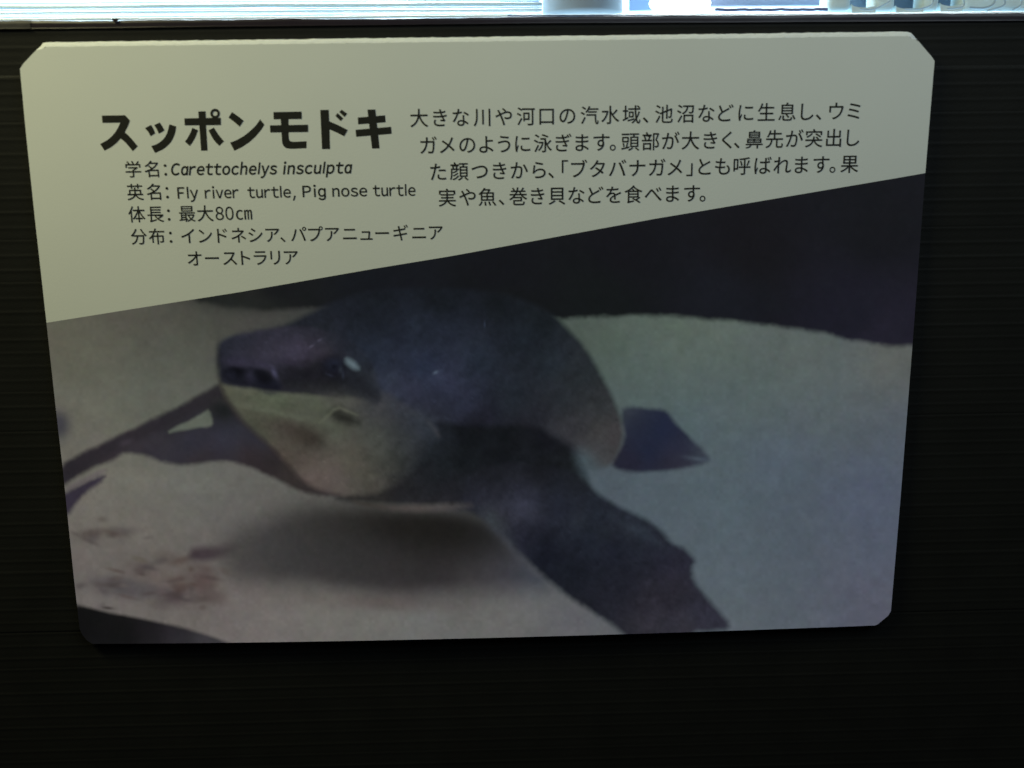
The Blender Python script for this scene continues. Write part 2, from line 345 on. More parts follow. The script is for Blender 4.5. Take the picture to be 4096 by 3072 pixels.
def lattice(seed, n=64):
    return np.random.default_rng(seed).normal(0, 1, (n, n))
LAT = [lattice(k) for k in range(8)]
def vnoise(x, y, cell, k):
    g = LAT[k]; n = g.shape[0]; u = x / cell + 7.3 * k; v = y / cell + 3.1 * k
    i = np.floor(u).astype(int); j = np.floor(v).astype(int); fu = u - i; fv = v - j
    fu = fu * fu * (3 - 2 * fu); fv = fv * fv * (3 - 2 * fv); i %= n; j %= n; i2 = (i + 1) % n; j2 = (j + 1) % n
    return (g[j, i] * (1 - fu) + g[j, i2] * fu) * (1 - fv) + (g[j2, i] * (1 - fu) + g[j2, i2] * fu) * fv
SOFT = 1.6
def paint(P):
    px, py = proj(P)
    # the printed picture: soft-edged areas of ink, laid back to front
    C = field(px, py, SAND, 2.8, 150) * np.array([1.0, 1.0, 1.05])
    TM = np.zeros(len(px))
    def layer(poly, soft, col, it=2, amt=1.0, warp=0, bias=0.0, fs=60):
        nonlocal C
        poly = smooth(poly, it) if it else np.asarray(poly, float)
        soft = soft * SOFT
        x0_, y0_ = poly.min(0) - soft * 2.2; x1_, y1_ = poly.max(0) + soft * 2.2
        m = (px > x0_) & (px < x1_) & (py > y0_) & (py < y1_)
        if not m.any(): return
        qx, qy = px[m], py[m]
        wp = 0.45 + .45 * warp; wx = qx + (vnoise(qx, qy, 46, 0) * 2.2 + vnoise(qx, qy, 17, 1)) * wp; wy = qy + (vnoise(qx, qy, 52, 2) * 2.2 + vnoise(qx, qy, 15, 3)) * wp
        sd = sdist(wx, wy, poly)
        a = np.clip(0.5 - (sd + bias) / (2 * soft), 0, 1); a = a * a * (3 - 2 * a) * amt
        c = field(qx, qy, col, 3.2, fs) if isinstance(col, list) else np.broadcast_to(lin(col), qx.shape + (3,))
        C[m] = C[m] * (1 - a[..., None]) + c * a[..., None]
        if isinstance(col, list) and (col is SHELL or col is JAW or col is HEAD or col is FLIP or col is UNDER): TM[m] = np.maximum(TM[m], a)
    def blob(cx_, cy_, rx_, ry_, ang, col, amt=1.0, p=1.0):
        nonlocal C
        ca, sa = math.cos(math.radians(ang)), math.sin(math.radians(ang))
        dx, dy = px - cx_, py - cy_
        u = (dx * ca + dy * sa) / rx_; v = (-dx * sa + dy * ca) / ry_
        a = np.exp(-((u * u + v * v) ** p)) * amt
        C = C * (1 - a[..., None]) + lin(col) * a[..., None]
    # dark backdrop above the sand
    layer([(700, 1060), (760, 1205), (900, 1222), (1043, 1236), (1150, 1240), (1260, 1232), (1400, 1235), (1800, 1260), (2233, 1277), (2442, 1265), (2638, 1259), (2803, 1273), (2940, 1288), (3073, 1302), (3249, 1324), (3412, 1358), (3513, 1382), (3648, 1382), (3850, 1380), (3850, 500), (2000, 700)],
          10, [(850, 1170, (24, 26, 26)), (1100, 1150, (18, 20, 24)), (1500, 1130, (16, 19, 26)), (2000, 1100, (15, 16, 22)), (2500, 1000, (16, 16, 22)), (3000, 1000, (18, 17, 22)), (3500, 900, (18, 19, 24)), (3400, 1250, (24, 24, 36)), (3550, 1340, (30, 28, 42)), (2900, 1200, (20, 22, 30)), (2400, 1200, (16, 20, 22)), (2000, 1220, (16, 19, 22)), (1600, 1200, (18, 20, 28)), (1000, 1210, (30, 32, 30))], 1, warp=2.0)
    blob(950, 1215, 190, 32, 6, (30, 33, 32), .75)
    # pebbles and debris at lower left
    blob(232, 1700, 52, 62, 0, (60, 60, 66), .95, 1.5)
    for a_ in ((370, 2133, 62, 20, -8, (74, 66, 62), .8), (540, 2300, 260, 110, 5, (92, 86, 84), .45), (478, 2130, 48, 22, 5, (76, 70, 68), .75), (420, 2165, 90, 26, 0, (92, 88, 84), .5), (520, 2358, 150, 40, 6, (78, 74, 76), .9), (450, 2330, 90, 26, 5, (80, 76, 78), .6), (700, 2385, 70, 34, 12, (76, 66, 68), .85),
               (640, 2300, 120, 40, 10, (92, 82, 78), .6), (815, 2330, 62, 64, 10, (80, 66, 64), .8), (860, 2390, 50, 30, 0, (82, 72, 70), .6), (690, 2240, 80, 28, 20, (88, 80, 74), .6), (560, 2238, 40, 12, 20, (84, 78, 66), .5), (900, 2285, 26, 12, 30, (84, 72, 68), .6),
               (810, 2430, 16, 12, 0, (84, 76, 72), .7), (250, 2290, 60, 40, 0, (92, 88, 84), .4)):
        blob(*a_, p=1.4)
    for q in range(60):
        rr = random.Random(q * 7 + 3); ax = rr.choice(((420, 2130, 130, 30), (480, 2350, 170, 60), (700, 2370, 90, 50), (830, 2330, 80, 60), (640, 2270, 200, 50)))
        blob(ax[0] + rr.gauss(0, .55) * ax[2], ax[1] + rr.gauss(0, .55) * ax[3], rr.uniform(12, 46), rr.uniform(7, 18), rr.uniform(-20, 25), rr.choice(((66, 58, 56), (62, 56, 58), (72, 58, 54), (100, 94, 88))), rr.uniform(.25, .6), 1.2)
    layer([(760, 2196), (800, 2188), (880, 2188), (960, 2172), (1010, 2176), (985, 2205), (900, 2228), (830, 2244), (775, 2242), (755, 2225)], 13, (56, 46, 52), amt=.85)
    layer([(308, 2419), (429, 2449), (539, 2468), (640, 2490), (720, 2508), (800, 2530), (860, 2550), (950, 2585), (900, 2680), (250, 2680), (230, 2400)], 7, [(330, 2480, (15, 15, 16)), (500, 2530, (16, 16, 17)), (620, 2520, (24, 22, 25)), (720, 2550, (44, 42, 47)), (830, 2560, (58, 56, 60)), (690, 2515, (38, 34, 40))], 1)
    blob(430, 2432, 26, 7, 5, (46, 40, 40), .8)
    # shadow under the body
    layer([(900, 2150), (1050, 2080), (1180, 2030), (1330, 2010), (2000, 2040), (2120, 2200), (2230, 2360), (2000, 2370), (1750, 2380), (1584, 2400), (1400, 2370), (1200, 2335), (1000, 2330), (900, 2300)], 44,
          [(950, 2200, (78, 75, 72)), (1080, 2200, (66, 65, 66)), (1100, 2290, (66, 64, 64)), (1250, 2200, (52, 52, 52)), (1250, 2110, (56, 54, 50)), (1400, 2150, (40, 39, 36)), (1600, 2120, (30, 28, 24)), (1800, 2120, (27, 25, 22)), (1700, 2200, (28, 26, 24)), (1950, 2180, (34, 34, 34)),
           (1420, 2250, (44, 44, 46)), (1600, 2300, (44, 42, 44)), (1300, 2320, (60, 58, 58)), (1580, 2360, (62, 56, 58)), (1800, 2310, (48, 45, 48)), (2000, 2300, (60, 60, 68)), (2150, 2320, (66, 72, 86)), (1900, 2360, (74, 70, 70)), (2100, 2220, (64, 66, 70))], 2, fs=130)
    blob(1500, 2410, 300, 34, 3, (84, 74, 72), .5)
    blob(1740, 2130, 330, 105, 3, (24, 23, 21), .85); blob(1350, 2230, 330, 95, 4, (52, 51, 52), .5)
    blob(2060, 2180, 30, 130, -38, (66, 68, 74), .5)
    # far arm and its blades at the left
    ARM = [(280, 1930, (40, 36, 42)), (400, 1800, (48, 43, 48)), (520, 1740, (52, 46, 52)), (620, 1800, (50, 47, 56)), (700, 1680, (42, 40, 44)), (780, 1780, (46, 48, 62)), (850, 1580, (44, 42, 44)), (900, 1650, (34, 35, 38)), (900, 1740, (48, 50, 64)), (1050, 1740, (44, 46, 58)), (800, 1830, (50, 42, 44)),
           (1000, 1830, (48, 40, 42)), (1150, 1900, (50, 44, 42)), (1080, 1860, (42, 36, 38))]
    layer([(884, 1525), (782, 1592), (649, 1659), (560, 1702), (484, 1737), (335, 1808), (230, 1865), (200, 1950), (255, 1945), (296, 1912), (359, 1878), (453, 1839), (508, 1808), (586, 1822), (665, 1852), (743, 1862), (829, 1848), (931, 1846), (1025, 1880), (1135, 1935), (1260, 1985), (1400, 1990), (1250, 1850), (1100, 1720), (960, 1600), (925, 1530)], 9, ARM, 1, warp=1.5)
    layer([(660, 1736), (720, 1700), (770, 1676), (815, 1650), (838, 1636), (852, 1690), (840, 1708), (790, 1712), (727, 1722)], 6, (92, 98, 88), 1)
    blob(892, 1640, 52, 40, 30, (24, 27, 28), .9)
    layer([(880, 1540), (760, 1606), (640, 1668), (560, 1712), (480, 1745), (340, 1812), (250, 1866), (250, 1935), (350, 1865), (500, 1790), (600, 1740), (700, 1688), (800, 1640), (890, 1590)], 12, (38, 35, 40), 1, amt=.7)
    blob(505, 1770, 30, 14, -20, (64, 58, 66), .6)
    layer([(426, 1900), (398, 1932), (345, 1965), (300, 2020), (270, 2060), (230, 2080), (230, 1985), (280, 1962), (340, 1925), (398, 1903)], 9, (50, 45, 56), 1, warp=1.2)
    layer([(265, 1948), (330, 1912), (420, 1872), (430, 1882), (350, 1925), (270, 1965)], 7, (96, 88, 90), 1, amt=.7)
    # hind flipper
    layer([(2442, 1853), (2486, 1790), (2499, 1720), (2480, 1640), (2518, 1622), (2581, 1630), (2651, 1638), (2675, 1655), (2701, 1689), (2758, 1746), (2803, 1796), (2847, 1834), (2830, 1852), (2727, 1875), (2613, 1888), (2518, 1890), (2473, 1873)],
          9, [(2550, 1680, (30, 36, 56)), (2650, 1720, (26, 34, 60)), (2600, 1800, (26, 33, 56)), (2520, 1850, (32, 32, 48)), (2700, 1860, (42, 40, 54)), (2720, 1800, (34, 36, 58)), (2800, 1835, (56, 64, 76)), (2510, 1640, (52, 58, 68))], 1, warp=1.3)
    blob(2790, 1835, 50, 9, 8, (70, 80, 92), .6)
    # shell
    layer([(1000, 1330), (1106, 1318), (1201, 1271), (1296, 1223), (1420, 1175), (1600, 1150), (1900, 1155), (2100, 1195), (2220, 1262), (2290, 1334), (2347, 1397), (2391, 1473), (2442, 1568), (2473, 1644), (2494, 1708), (2488, 1771), (2470, 1822), (2442, 1862), (2380, 1880), (2320, 1870), (2250, 1820), (2180, 1780), (2120, 1760), (1980, 1760), (1821, 1760), (1758, 1740), (1700, 1760), (1500, 1800), (1200, 1700), (950, 1450)],
          11, SHELL, 1)
    # underside, shoulder and near flipper
    layer([(1735, 1683), (1821, 1700), (1980, 1703), (2138, 1703), (2201, 1724), (2284, 1777), (2330, 1820), (2350, 1880), (2370, 1960), (2300, 2060), (2000, 2080), (1800, 2030), (1640, 2020), (1400, 2010), (1330, 1990), (1500, 1930), (1650, 1850), (1750, 1760)], 12, UNDER, 1)
    layer([(2300, 1800), (2350, 1815), (2400, 1870), (2440, 1930), (2420, 1985), (2360, 1950), (2330, 1890)], 26, (76, 88, 96), 2, amt=.75)
    layer([(1840, 1990), (1900, 1880), (2100, 1840), (2300, 1890), (2345, 1938), (2404, 1983), (2502, 2040), (2600, 2083), (2656, 2140), (2700, 2178), (2746, 2199), (2787, 2236), (2768, 2280), (2775, 2329), (2819, 2386), (2876, 2443), (2925, 2500), (2895, 2524), (2760, 2530), (2700, 2620), (2560, 2620), (2469, 2508), (2364, 2443), (2282, 2394), (2209, 2337), (2150, 2280), (2079, 2215), (2014, 2150), (1960, 2101), (1900, 2044)],
          11, FLIP, 1, warp=1.6)
    blob(1975, 2085, 60, 34, 45, (60, 64, 68), .55)
    blob(2090, 2010, 70, 60, 60, (56, 56, 72), .5)
    blob(2040, 2180, 18, 90, -40, (62, 64, 70), .45)
    blob(2560, 2130, 130, 18, 28, (46, 52, 62), .5)
    # pale rim of the belly
    layer([(1400, 1998), (1469, 2014), (1560, 2022), (1656, 2022), (1760, 2018), (1880, 2012), (1890, 2028), (1760, 2042), (1640, 2044), (1540, 2036), (1440, 2020)], 12, [(1450, 2015, (60, 54, 50)), (1650, 2032, (78, 72, 70)), (1780, 2028, (76, 71, 70)), (1880, 2020, (56, 52, 56))], 1)
    # throat and jaw
    layer([(872, 1500), (890, 1560), (916, 1606), (967, 1676), (1030, 1739), (1094, 1795), (1157, 1868), (1220, 1929), (1296, 1968), (1391, 1984), (1480, 1980), (1560, 1955), (1644, 1905), (1720, 1840), (1765, 1770), (1760, 1735), (1700, 1660), (1600, 1610), (1549, 1560), (1300, 1530), (1000, 1520)], 11, JAW, 1)
    layer([(1640, 1900), (1720, 1830), (1775, 1750), (1790, 1700), (1830, 1800), (1760, 1950), (1600, 1990)], 34, [(1750, 1850, (24, 28, 34)), (1680, 1940, (32, 32, 38))], 1, amt=.8)
    layer([(1560, 1640), (1640, 1640), (1740, 1690), (1800, 1760), (1790, 1860), (1700, 1930), (1600, 1985), (1560, 1960), (1640, 1880), (1680, 1790), (1640, 1700)], 40, [(1700, 1700, (42, 46, 58)), (1740, 1800, (26, 30, 36)), (1680, 1900, (28, 28, 34)), (1620, 1950, (36, 33, 36)), (1620, 1680, (48, 50, 60))], 2, amt=.8)
    blob(1230, 1752, 75, 34, 18, (44, 38, 34), .85, 1.3)
    blob(1140, 1715, 110, 34, 18, (66, 56, 52), .6)
    blob(1400, 1660, 55, 16, 28, (46, 44, 40), .0)
    # head
    layer([(869, 1404), (874, 1375), (897, 1353), (954, 1334), (1037, 1321), (1106, 1316), (1200, 1300), (1400, 1350), (1480, 1430), (1515, 1520), (1530, 1600), (1500, 1630), (1460, 1600), (1400, 1585), (1340, 1595), (1240, 1580), (1137, 1572), (1090, 1568), (1000, 1552), (930, 1545), (885, 1535), (876, 1518), (873, 1461)],
          9, HEAD, 1)
    layer([(880, 1395), (1000, 1330), (1250, 1290), (1450, 1330), (1540, 1450), (1500, 1490), (1400, 1400), (1250, 1350), (1000, 1360)], 30, SHELL, 1, amt=.55)
    layer([(1070, 1478), (1130, 1462), (1240, 1446), (1310, 1425), (1360, 1420), (1405, 1450), (1445, 1495), (1500, 1550), (1518, 1612), (1480, 1604), (1420, 1566), (1340, 1548), (1230, 1548), (1130, 1562), (1090, 1535)], 17, [(1120, 1500, (24, 23, 30)), (1250, 1500, (23, 22, 28)), (1350, 1470, (18, 19, 28)), (1300, 1535, (30, 29, 32)), (1420, 1510, (24, 26, 34)), (1490, 1580, (24, 25, 32)), (1200, 1545, (32, 32, 34))], 2, amt=.7)
    layer([(887, 1480), (920, 1458), (980, 1468), (1043, 1470), (1085, 1500), (1130, 1535), (1122, 1562), (1075, 1576), (1045, 1560), (980, 1548), (920, 1535), (888, 1512)], 10, [(950, 1490, (17, 17, 28)), (1050, 1500, (18, 20, 32)), (1100, 1550, (24, 24, 38)), (1000, 1540, (24, 22, 32))], 2)
    blob(990, 1455, 110, 16, 6, (50, 46, 62), .6); blob(946, 1490, 30, 22, 10, (6, 6, 13), .95, 1.5); blob(1052, 1510, 34, 27, 25, (7, 7, 15), .95, 1.5); blob(1000, 1498, 14, 26, 0, (40, 38, 52), .8); blob(1005, 1512, 20, 14, 0, (34, 32, 46), .7); blob(1075, 1558, 26, 16, 0, (20, 20, 34), .8); blob(1098, 1492, 10, 22, -25, (86, 82, 108), .8); blob(1000, 1450, 70, 14, 5, (52, 48, 64), .6); blob(1085, 1556, 34, 20, 10, (20, 20, 30), .9); blob(1062, 1462, 46, 8, 22, (52, 46, 64), .5); blob(925, 1500, 26, 16, 0, (30, 30, 44), .5)
    blob(1330, 1468, 52, 46, 0, (17, 17, 27), .95, 1.6); blob(1336, 1462, 30, 26, 0, (38, 42, 58), .55); blob(1336, 1466, 12, 12, 0, (14, 16, 26), .9)
    blob(1210, 1500, 130, 34, 0, (22, 20, 28), .75); blob(1160, 1450, 60, 12, 10, (44, 38, 52), .5); blob(874, 1440, 14, 80, 0, (20, 21, 28), .6)
    blob(1545, 1540, 36, 60, -30, (52, 56, 72), .45); blob(1318, 1500, 16, 5, 20, (44, 46, 60), .5); blob(1372, 1500, 5, 16, 0, (46, 50, 64), .5)
    layer([(1382, 1432), (1400, 1436), (1424, 1450), (1440, 1476), (1420, 1480), (1398, 1466), (1382, 1452)], 9, (98, 110, 118), 1, amt=.85)
    blob(1362, 1478, 8, 12, 0, (52, 56, 66), .6)
    blob(1246, 1385, 12, 5, -30, (88, 82, 100), .6); blob(1278, 1360, 10, 5, -30, (80, 76, 94), .6)
    blob(1742, 1490, 11, 6, -30, (84, 92, 112), .7); blob(1938, 1298, 2.5, 12, 0, (56, 64, 84), .6)
    # mouth line and jaw corner
    layer([(905, 1544), (980, 1552), (1060, 1558), (1140, 1572), (1230, 1580), (1340, 1590), (1340, 1600), (1230, 1594), (1130, 1586), (1050, 1572), (960, 1564)], 7, (92, 92, 80), 1, amt=.3)
    blob(1360, 1600, 70, 22, 8, (80, 76, 74), .55)
    blob(1500, 1640, 60, 40, 20, (58, 58, 62), .5)
    layer([(1345, 1622), (1400, 1655), (1450, 1698), (1400, 1700), (1350, 1690), (1305, 1655)], 16, (34, 33, 31), 1, amt=.95)
    layer([(1268, 1700), (1300, 1668), (1345, 1620), (1400, 1645), (1440, 1662), (1400, 1652), (1350, 1632), (1305, 1678)], 6, (102, 102, 88), 1, amt=.45)
    blob(1130, 1655, 150, 14, 12, (98, 100, 86), .4); blob(1160, 1620, 140, 10, 10, (72, 74, 62), .5)
    layer([(878, 1525), (916, 1600), (967, 1670), (1094, 1790), (1220, 1925), (1212, 1935), (1080, 1800), (950, 1680), (895, 1600)], 9, (44, 38, 38), 0, amt=.45)
    layer([(1700, 1670), (1742, 1712), (1762, 1745), (1752, 1748), (1725, 1712)], 8, (66, 64, 70), 1, amt=.4)
    layer([(2190, 1712), (2280, 1765), (2330, 1812), (2320, 1826), (2262, 1778), (2180, 1726)], 14, (52, 52, 60), 1, amt=.45)
    # ink colour divided by the light the print stands in, so that the lamps can light it
    for k, (cell, amp) in enumerate(((230, .02), (90, .025), (34, .03), (13, .03))): C = C * np.exp(vnoise(px, py, cell, 4 + k % 4) * amp)[..., None]
    for c in range(3): C[:, c] *= np.exp(vnoise(px, py, 70, 4 + c) * .006 + vnoise(px, py, 22, 5 + c) * .010)
    skin = (TM * (1 - .55 * np.clip((C.mean(-1) - .03) / .05, 0, 1)))[:, None] * np.ones(3)
    tex = vnoise(px, py, 64, 4) * .05 + vnoise(px + py * .4, py, 26, 5) * .075 + vnoise(px, py - px * .3, 11, 6) * .055
    C = C * np.exp(skin * tex[:, None]) * (1 - TM[:, None] * np.array([.09, .01, .03]))
    sp = np.clip(vnoise(px, py, 15, 7) * .6 + vnoise(px, py, 9, 0) * .5 - 1.25, 0, 1) * TM
    C = C * (1 + sp[:, None] * .2)
    ill = ILL(px, py)
    C = C / ill
    return np.clip(C, 0.004, 0.9)

ILLK = np.array([[-0.5669, -0.5643, -0.9588], [-0.9203, -0.8169, -0.409], [-1.0172, -0.9804, -0.8735], [0.33, 0.4125, 0.5367], [1.3439, 1.2703, 0.9791], [-0.2218, -0.2279, -0.2027], [0.0669, 0.0034, -0.1721], [-1.0359, -1.0251, -0.9091], [-0.1343, -0.1129, -0.0586], [0.0543, 0.0506, 0.0233]])
def ILL(px, py):
    """the level of light the print hangs in (log-polynomial), used to turn seen colours into ink colours"""
    u, v = px / 4096, py / 3072
    return np.exp(np.stack([np.ones_like(u), u, v, u * u, u * v, v * v, u ** 3, u * u * v, u * v * v, v ** 3], -1) @ ILLK)
M_photo = bpy.data.materials.new("printed_photograph"); M_photo.use_nodes = True
nt = M_photo.node_tree; b = nt.nodes["Principled BSDF"]
at = nt.nodes.new("ShaderNodeVertexColor"); at.layer_name = "print"
tc = nt.nodes.new("ShaderNodeTexCoord"); nz_ = nt.nodes.new("ShaderNodeTexNoise"); nz_.inputs["Scale"].default_value = 26; nz_.inputs["Detail"].default_value = 5; nz_.inputs["Roughness"].default_value = .65
nt.links.new(tc.outputs["Object"], nz_.inputs["Vector"])
mr = nt.nodes.new("ShaderNodeMix"); mr.data_type = 'RGBA'; mr.blend_type = 'SOFT_LIGHT'; mr.inputs[0].default_value = 0.04
nt.links.new(at.outputs["Color"], mr.inputs[6]); nt.links.new(nz_.outputs["Color"], mr.inputs[7]); nt.links.new(mr.outputs[2], b.inputs["Base Color"])
b.inputs["Roughness"].default_value = 0.6; b.inputs["Specular IOR Level"].default_value = 0.22
PHOTO = sheet("photo_print", 760, 420, False, M_photo, paint)

# ------------------------------------------------------------------ lettering
M_ink = mat("black_ink", (0.022, 0.022, 0.018), rough=0.6, spec=0.2, noise=0.3, nscale=500)
YI = -0.00009
glyph_cache = {}
def glyph(ch, off):
    k = (ch, off)
    if k not in glyph_cache:
        c = bpy.data.curves.new("g", 'FONT'); c.body = ch; c.size = 1; c.offset = off; c.resolution_u = 4
        o = bpy.data.objects.new("g", c); COL.objects.link(o)
        me = o.to_mesh()
        v = np.array([x.co[:2] for x in me.vertices]); f = [tuple(p.vertices) for p in me.polygons]
        o.to_mesh_clear(); bpy.data.objects.remove(o); bpy.data.curves.remove(c)
        glyph_cache[k] = (v, f)
    return glyph_cache[k]
MIDY = 0.38      # middle of the em box above the baseline
def finish(name, V, F_, lab=None):
    V = np.array(V); Y = YI + bow(V[:, 0], V[:, 1])
    o = mesh_obj(name, np.stack([V[:, 0], Y, V[:, 1]], 1), F_, M_ink); set_parent(o, sign)
    o["kind"] = "stuff"
    if lab: o["label"] = lab
    return o
def jline(chars, ya, yb, em_px, off=0.004, name="text_line"):
    """chars: (char, x px); the line's middle height runs from ya=(x,y) to yb; em in photo px at ya"""
    em = abs(bp(ya[0] + em_px, ya[1])[0] - bp(ya[0], ya[1])[0])
    V, F_ = [], []
    for ch, x, *w in chars:
        y = ya[1] + (yb[1] - ya[1]) * (x - ya[0]) / (yb[0] - ya[0])
        p = bp(x, y)
        v, f = glyph(ch, off)
        cxg = (v[:, 0].min() + v[:, 0].max()) / 2
        sc = 1.0
        if w:  # width given in px
            sc = w[0] / em_px / (v[:, 0].max() - v[:, 0].min())
        q = np.stack([p[0] + (v[:, 0] - cxg) * em * sc, p[2] + (v[:, 1] - MIDY) * em], 1)
        n = len(V); V += list(q); F_ += [tuple(i + n for i in t) for t in f]
    return finish(name, V, F_)
A = lambda s, xs_, o, k: [(c, o + x * k) for c, x in zip(s, xs_)]
k1 = 700 / 2212; k3 = 650 / 2212
# right-hand block
jline(A("大きな川や河口の", (241, 505, 768, 1035, 1310, 1590, 1853, 2115), 1600, k1) + A("汽水域、池沼な", (500, 762, 1030, 1208, 1440, 1710, 1975), 2200, k1) + A("どに生息し、ウミ", (325, 580, 838, 1100, 1355, 1500, 1722, 1945), 2800, k1), (1676, 472), (3415, 443), 77)
jline(A("ガメのように泳", (360, 595, 850, 1090, 1315, 1550, 1805), 1600, k1) + A("ぎます。頭部が大き", (170, 405, 650, 793, 1015, 1270, 1525, 1775, 2025), 2200, k1) + A("く、鼻先が突出し", (340, 465, 685, 940, 1195, 1440, 1690, 1935), 2800, k1), (1714, 581), (3412, 550), 77)
jline(A("た顔つきから、「", (325, 590, 848, 1100, 1350, 1600, 1750, 1926), 1650, k1) + A("ブタバナガメ」と", (210, 440, 695, 945, 1195, 1420, 1605, 1795), 2250, k1) + A("も呼ばれます。果", (135, 400, 685, 950, 1210, 1480, 1635, 1865), 2850, k3), (1753, 687), (3398, 655), 77)
jline(A("実や魚、巻き貝", (440, 695, 945, 1123, 1335, 1580, 1825), 1650, k1) + A("などを食べます。", (175, 420, 645, 895, 1145, 1390, 1635, 1770), 2250, k1), (1789, 790), (2810, 772), 76)
# left-hand block
jline(A("学名：", (167, 400, 574), 480, k1), (533, 677), (660, 675), 70)
jline(A("英名：", (193, 427, 597), 480, k1), (541, 768), (670, 766), 70)
jline(A("体長：最大", (213, 450, 617, 850, 1078), 480, k1) + [("８", 480 + 1260 * k1, 33), ("０", 480 + 1385 * k1, 33), ("㎝", 480 + 1567 * k1, 65)], (547, 857), (980, 851), 70)
jline(A("分布：インドネシア、", (240, 465, 642, 860, 1080, 1295, 1500, 1715, 1930, 2057), 480, k1) + A("パプアニューギニア", (300, 515, 725, 945, 1155, 1355, 1590, 1820, 2035), 1100, k1), (556, 946), (1603, 931), 69)
jline(A("オーストラリ", (945, 1165, 1390, 1590, 1775, 1965), 480, k1) + A("ア", (205,), 1100, k1), (779, 1033), (1165, 1028), 69)

# latin words: glyph shapes of the wide forms, spaced proportionally
SIDE = dict(C=.05, a=.05, r=.04, e=.045, t=.025, o=.045, c=.045, h=.07, l=.08, y=.01, s=.035, i=.08, n=.07, u=.065, p=.065, v=.01, F=.08, P=.08, g=.045)
WIDE = {c: chr(0xFF00 + ord(c) - 0x20) for c in "CaretohlysinuvpFPc,"}
def latin(word, xa, xb, base_a, base_b, capref_px, off, shear):
    """fit a word between xa and xb (px), its baseline from base_a to base_b (px heights at xa, xb)"""
    em = abs(bp(xa + capref_px / 0.733, base_a)[0] - bp(xa, base_a)[0])
    V, F_, x = [], [], 0.0
    for ch in word:
        if ch == 'l':
            v = np.array([(0, 0), (.088 + 2 * off, 0), (.088 + 2 * off, .76), (0, .76)]); f = [(0, 1, 2, 3)]
        elif ch == 'g':
            v, f = glyph('ɡ', off); 
        elif ch == 'a' and shear:
            v, f = glyph('ɑ', off)
        else: v, f = glyph(WIDE[ch], off)
        if ch in 'ga' and (ch == 'g' or shear):
            g0 = glyph(WIDE['o'], off)[0]; xh = g0[:, 1].max(); s_ = xh / v[:, 1].max(); v = v * s_
        if ch in 'rt': v = v.copy()
        sb = SIDE.get(ch, .05) ; v = v - [v[:, 0].min(), 0]
        x += sb; q = v + [x, 0]
        x += v[:, 0].max() + sb
        q[:, 0] += q[:, 1] * shear
        n = len(V); V += list(q); F_ += [tuple(i + n for i in t) for t in f]
    V = np.array(V); V[:, 0] -= V[:, 0].min(); wd = V[:, 0].max()
    pa, pb = bp(xa, base_a), bp(xb, base_b)
    X = pa[0] + V[:, 0] / wd * (pb[0] - pa[0]); Z = pa[2] + (pb[2] - pa[2]) * V[:, 0] / wd + V[:, 1] * em
    return np.stack([X, Z], 1), F_
def latin_line(words):
    V, F_ = [], []
    for w in words:
        v, f = latin(*w); n = len(V); V += list(v); F_ += [tuple(i + n for i in t) for t in f]
    return finish("text_line", V, F_)
U = 480; U2 = 1100
latin_line([("Carettochelys", U + 652 * k1, U + 1993 * k1, 700, 696, 45, 0.020, .20), ("insculpta", U2 + 102 * k1, U2 + 982 * k1, 696, 692, 45, 0.020, .20)])
latin_line([("Fly", U + 733 * k1, U + 995 * k1, 794, 792, 44, .011, 0), ("river", U + 1077 * k1, U + 1505 * k1, 793, 791, 44, .011, 0), ("turtle", U + 1617 * k1, U + 2163 * k1, 791, 789, 44, .011, 0),
            ("Pig", U2 + 352 * k1, U2 + 645 * k1, 788, 786, 44, .011, 0), ("nose", U2 + 728 * k1, U2 + 1168 * k1, 786, 784, 44, .011, 0), ("turtle", U2 + 1240 * k1, U2 + 1778 * k1, 784, 782, 44, .011, 0)])
cp = [(244, 512), (265, 514), (246, 572), (228, 576)]
P4 = [bp(U2 + x * k1, 620 + y * k1) for x, y in cp]
finish("text_comma", [(p[0], p[2]) for p in P4], [(0, 1, 2, 3)])

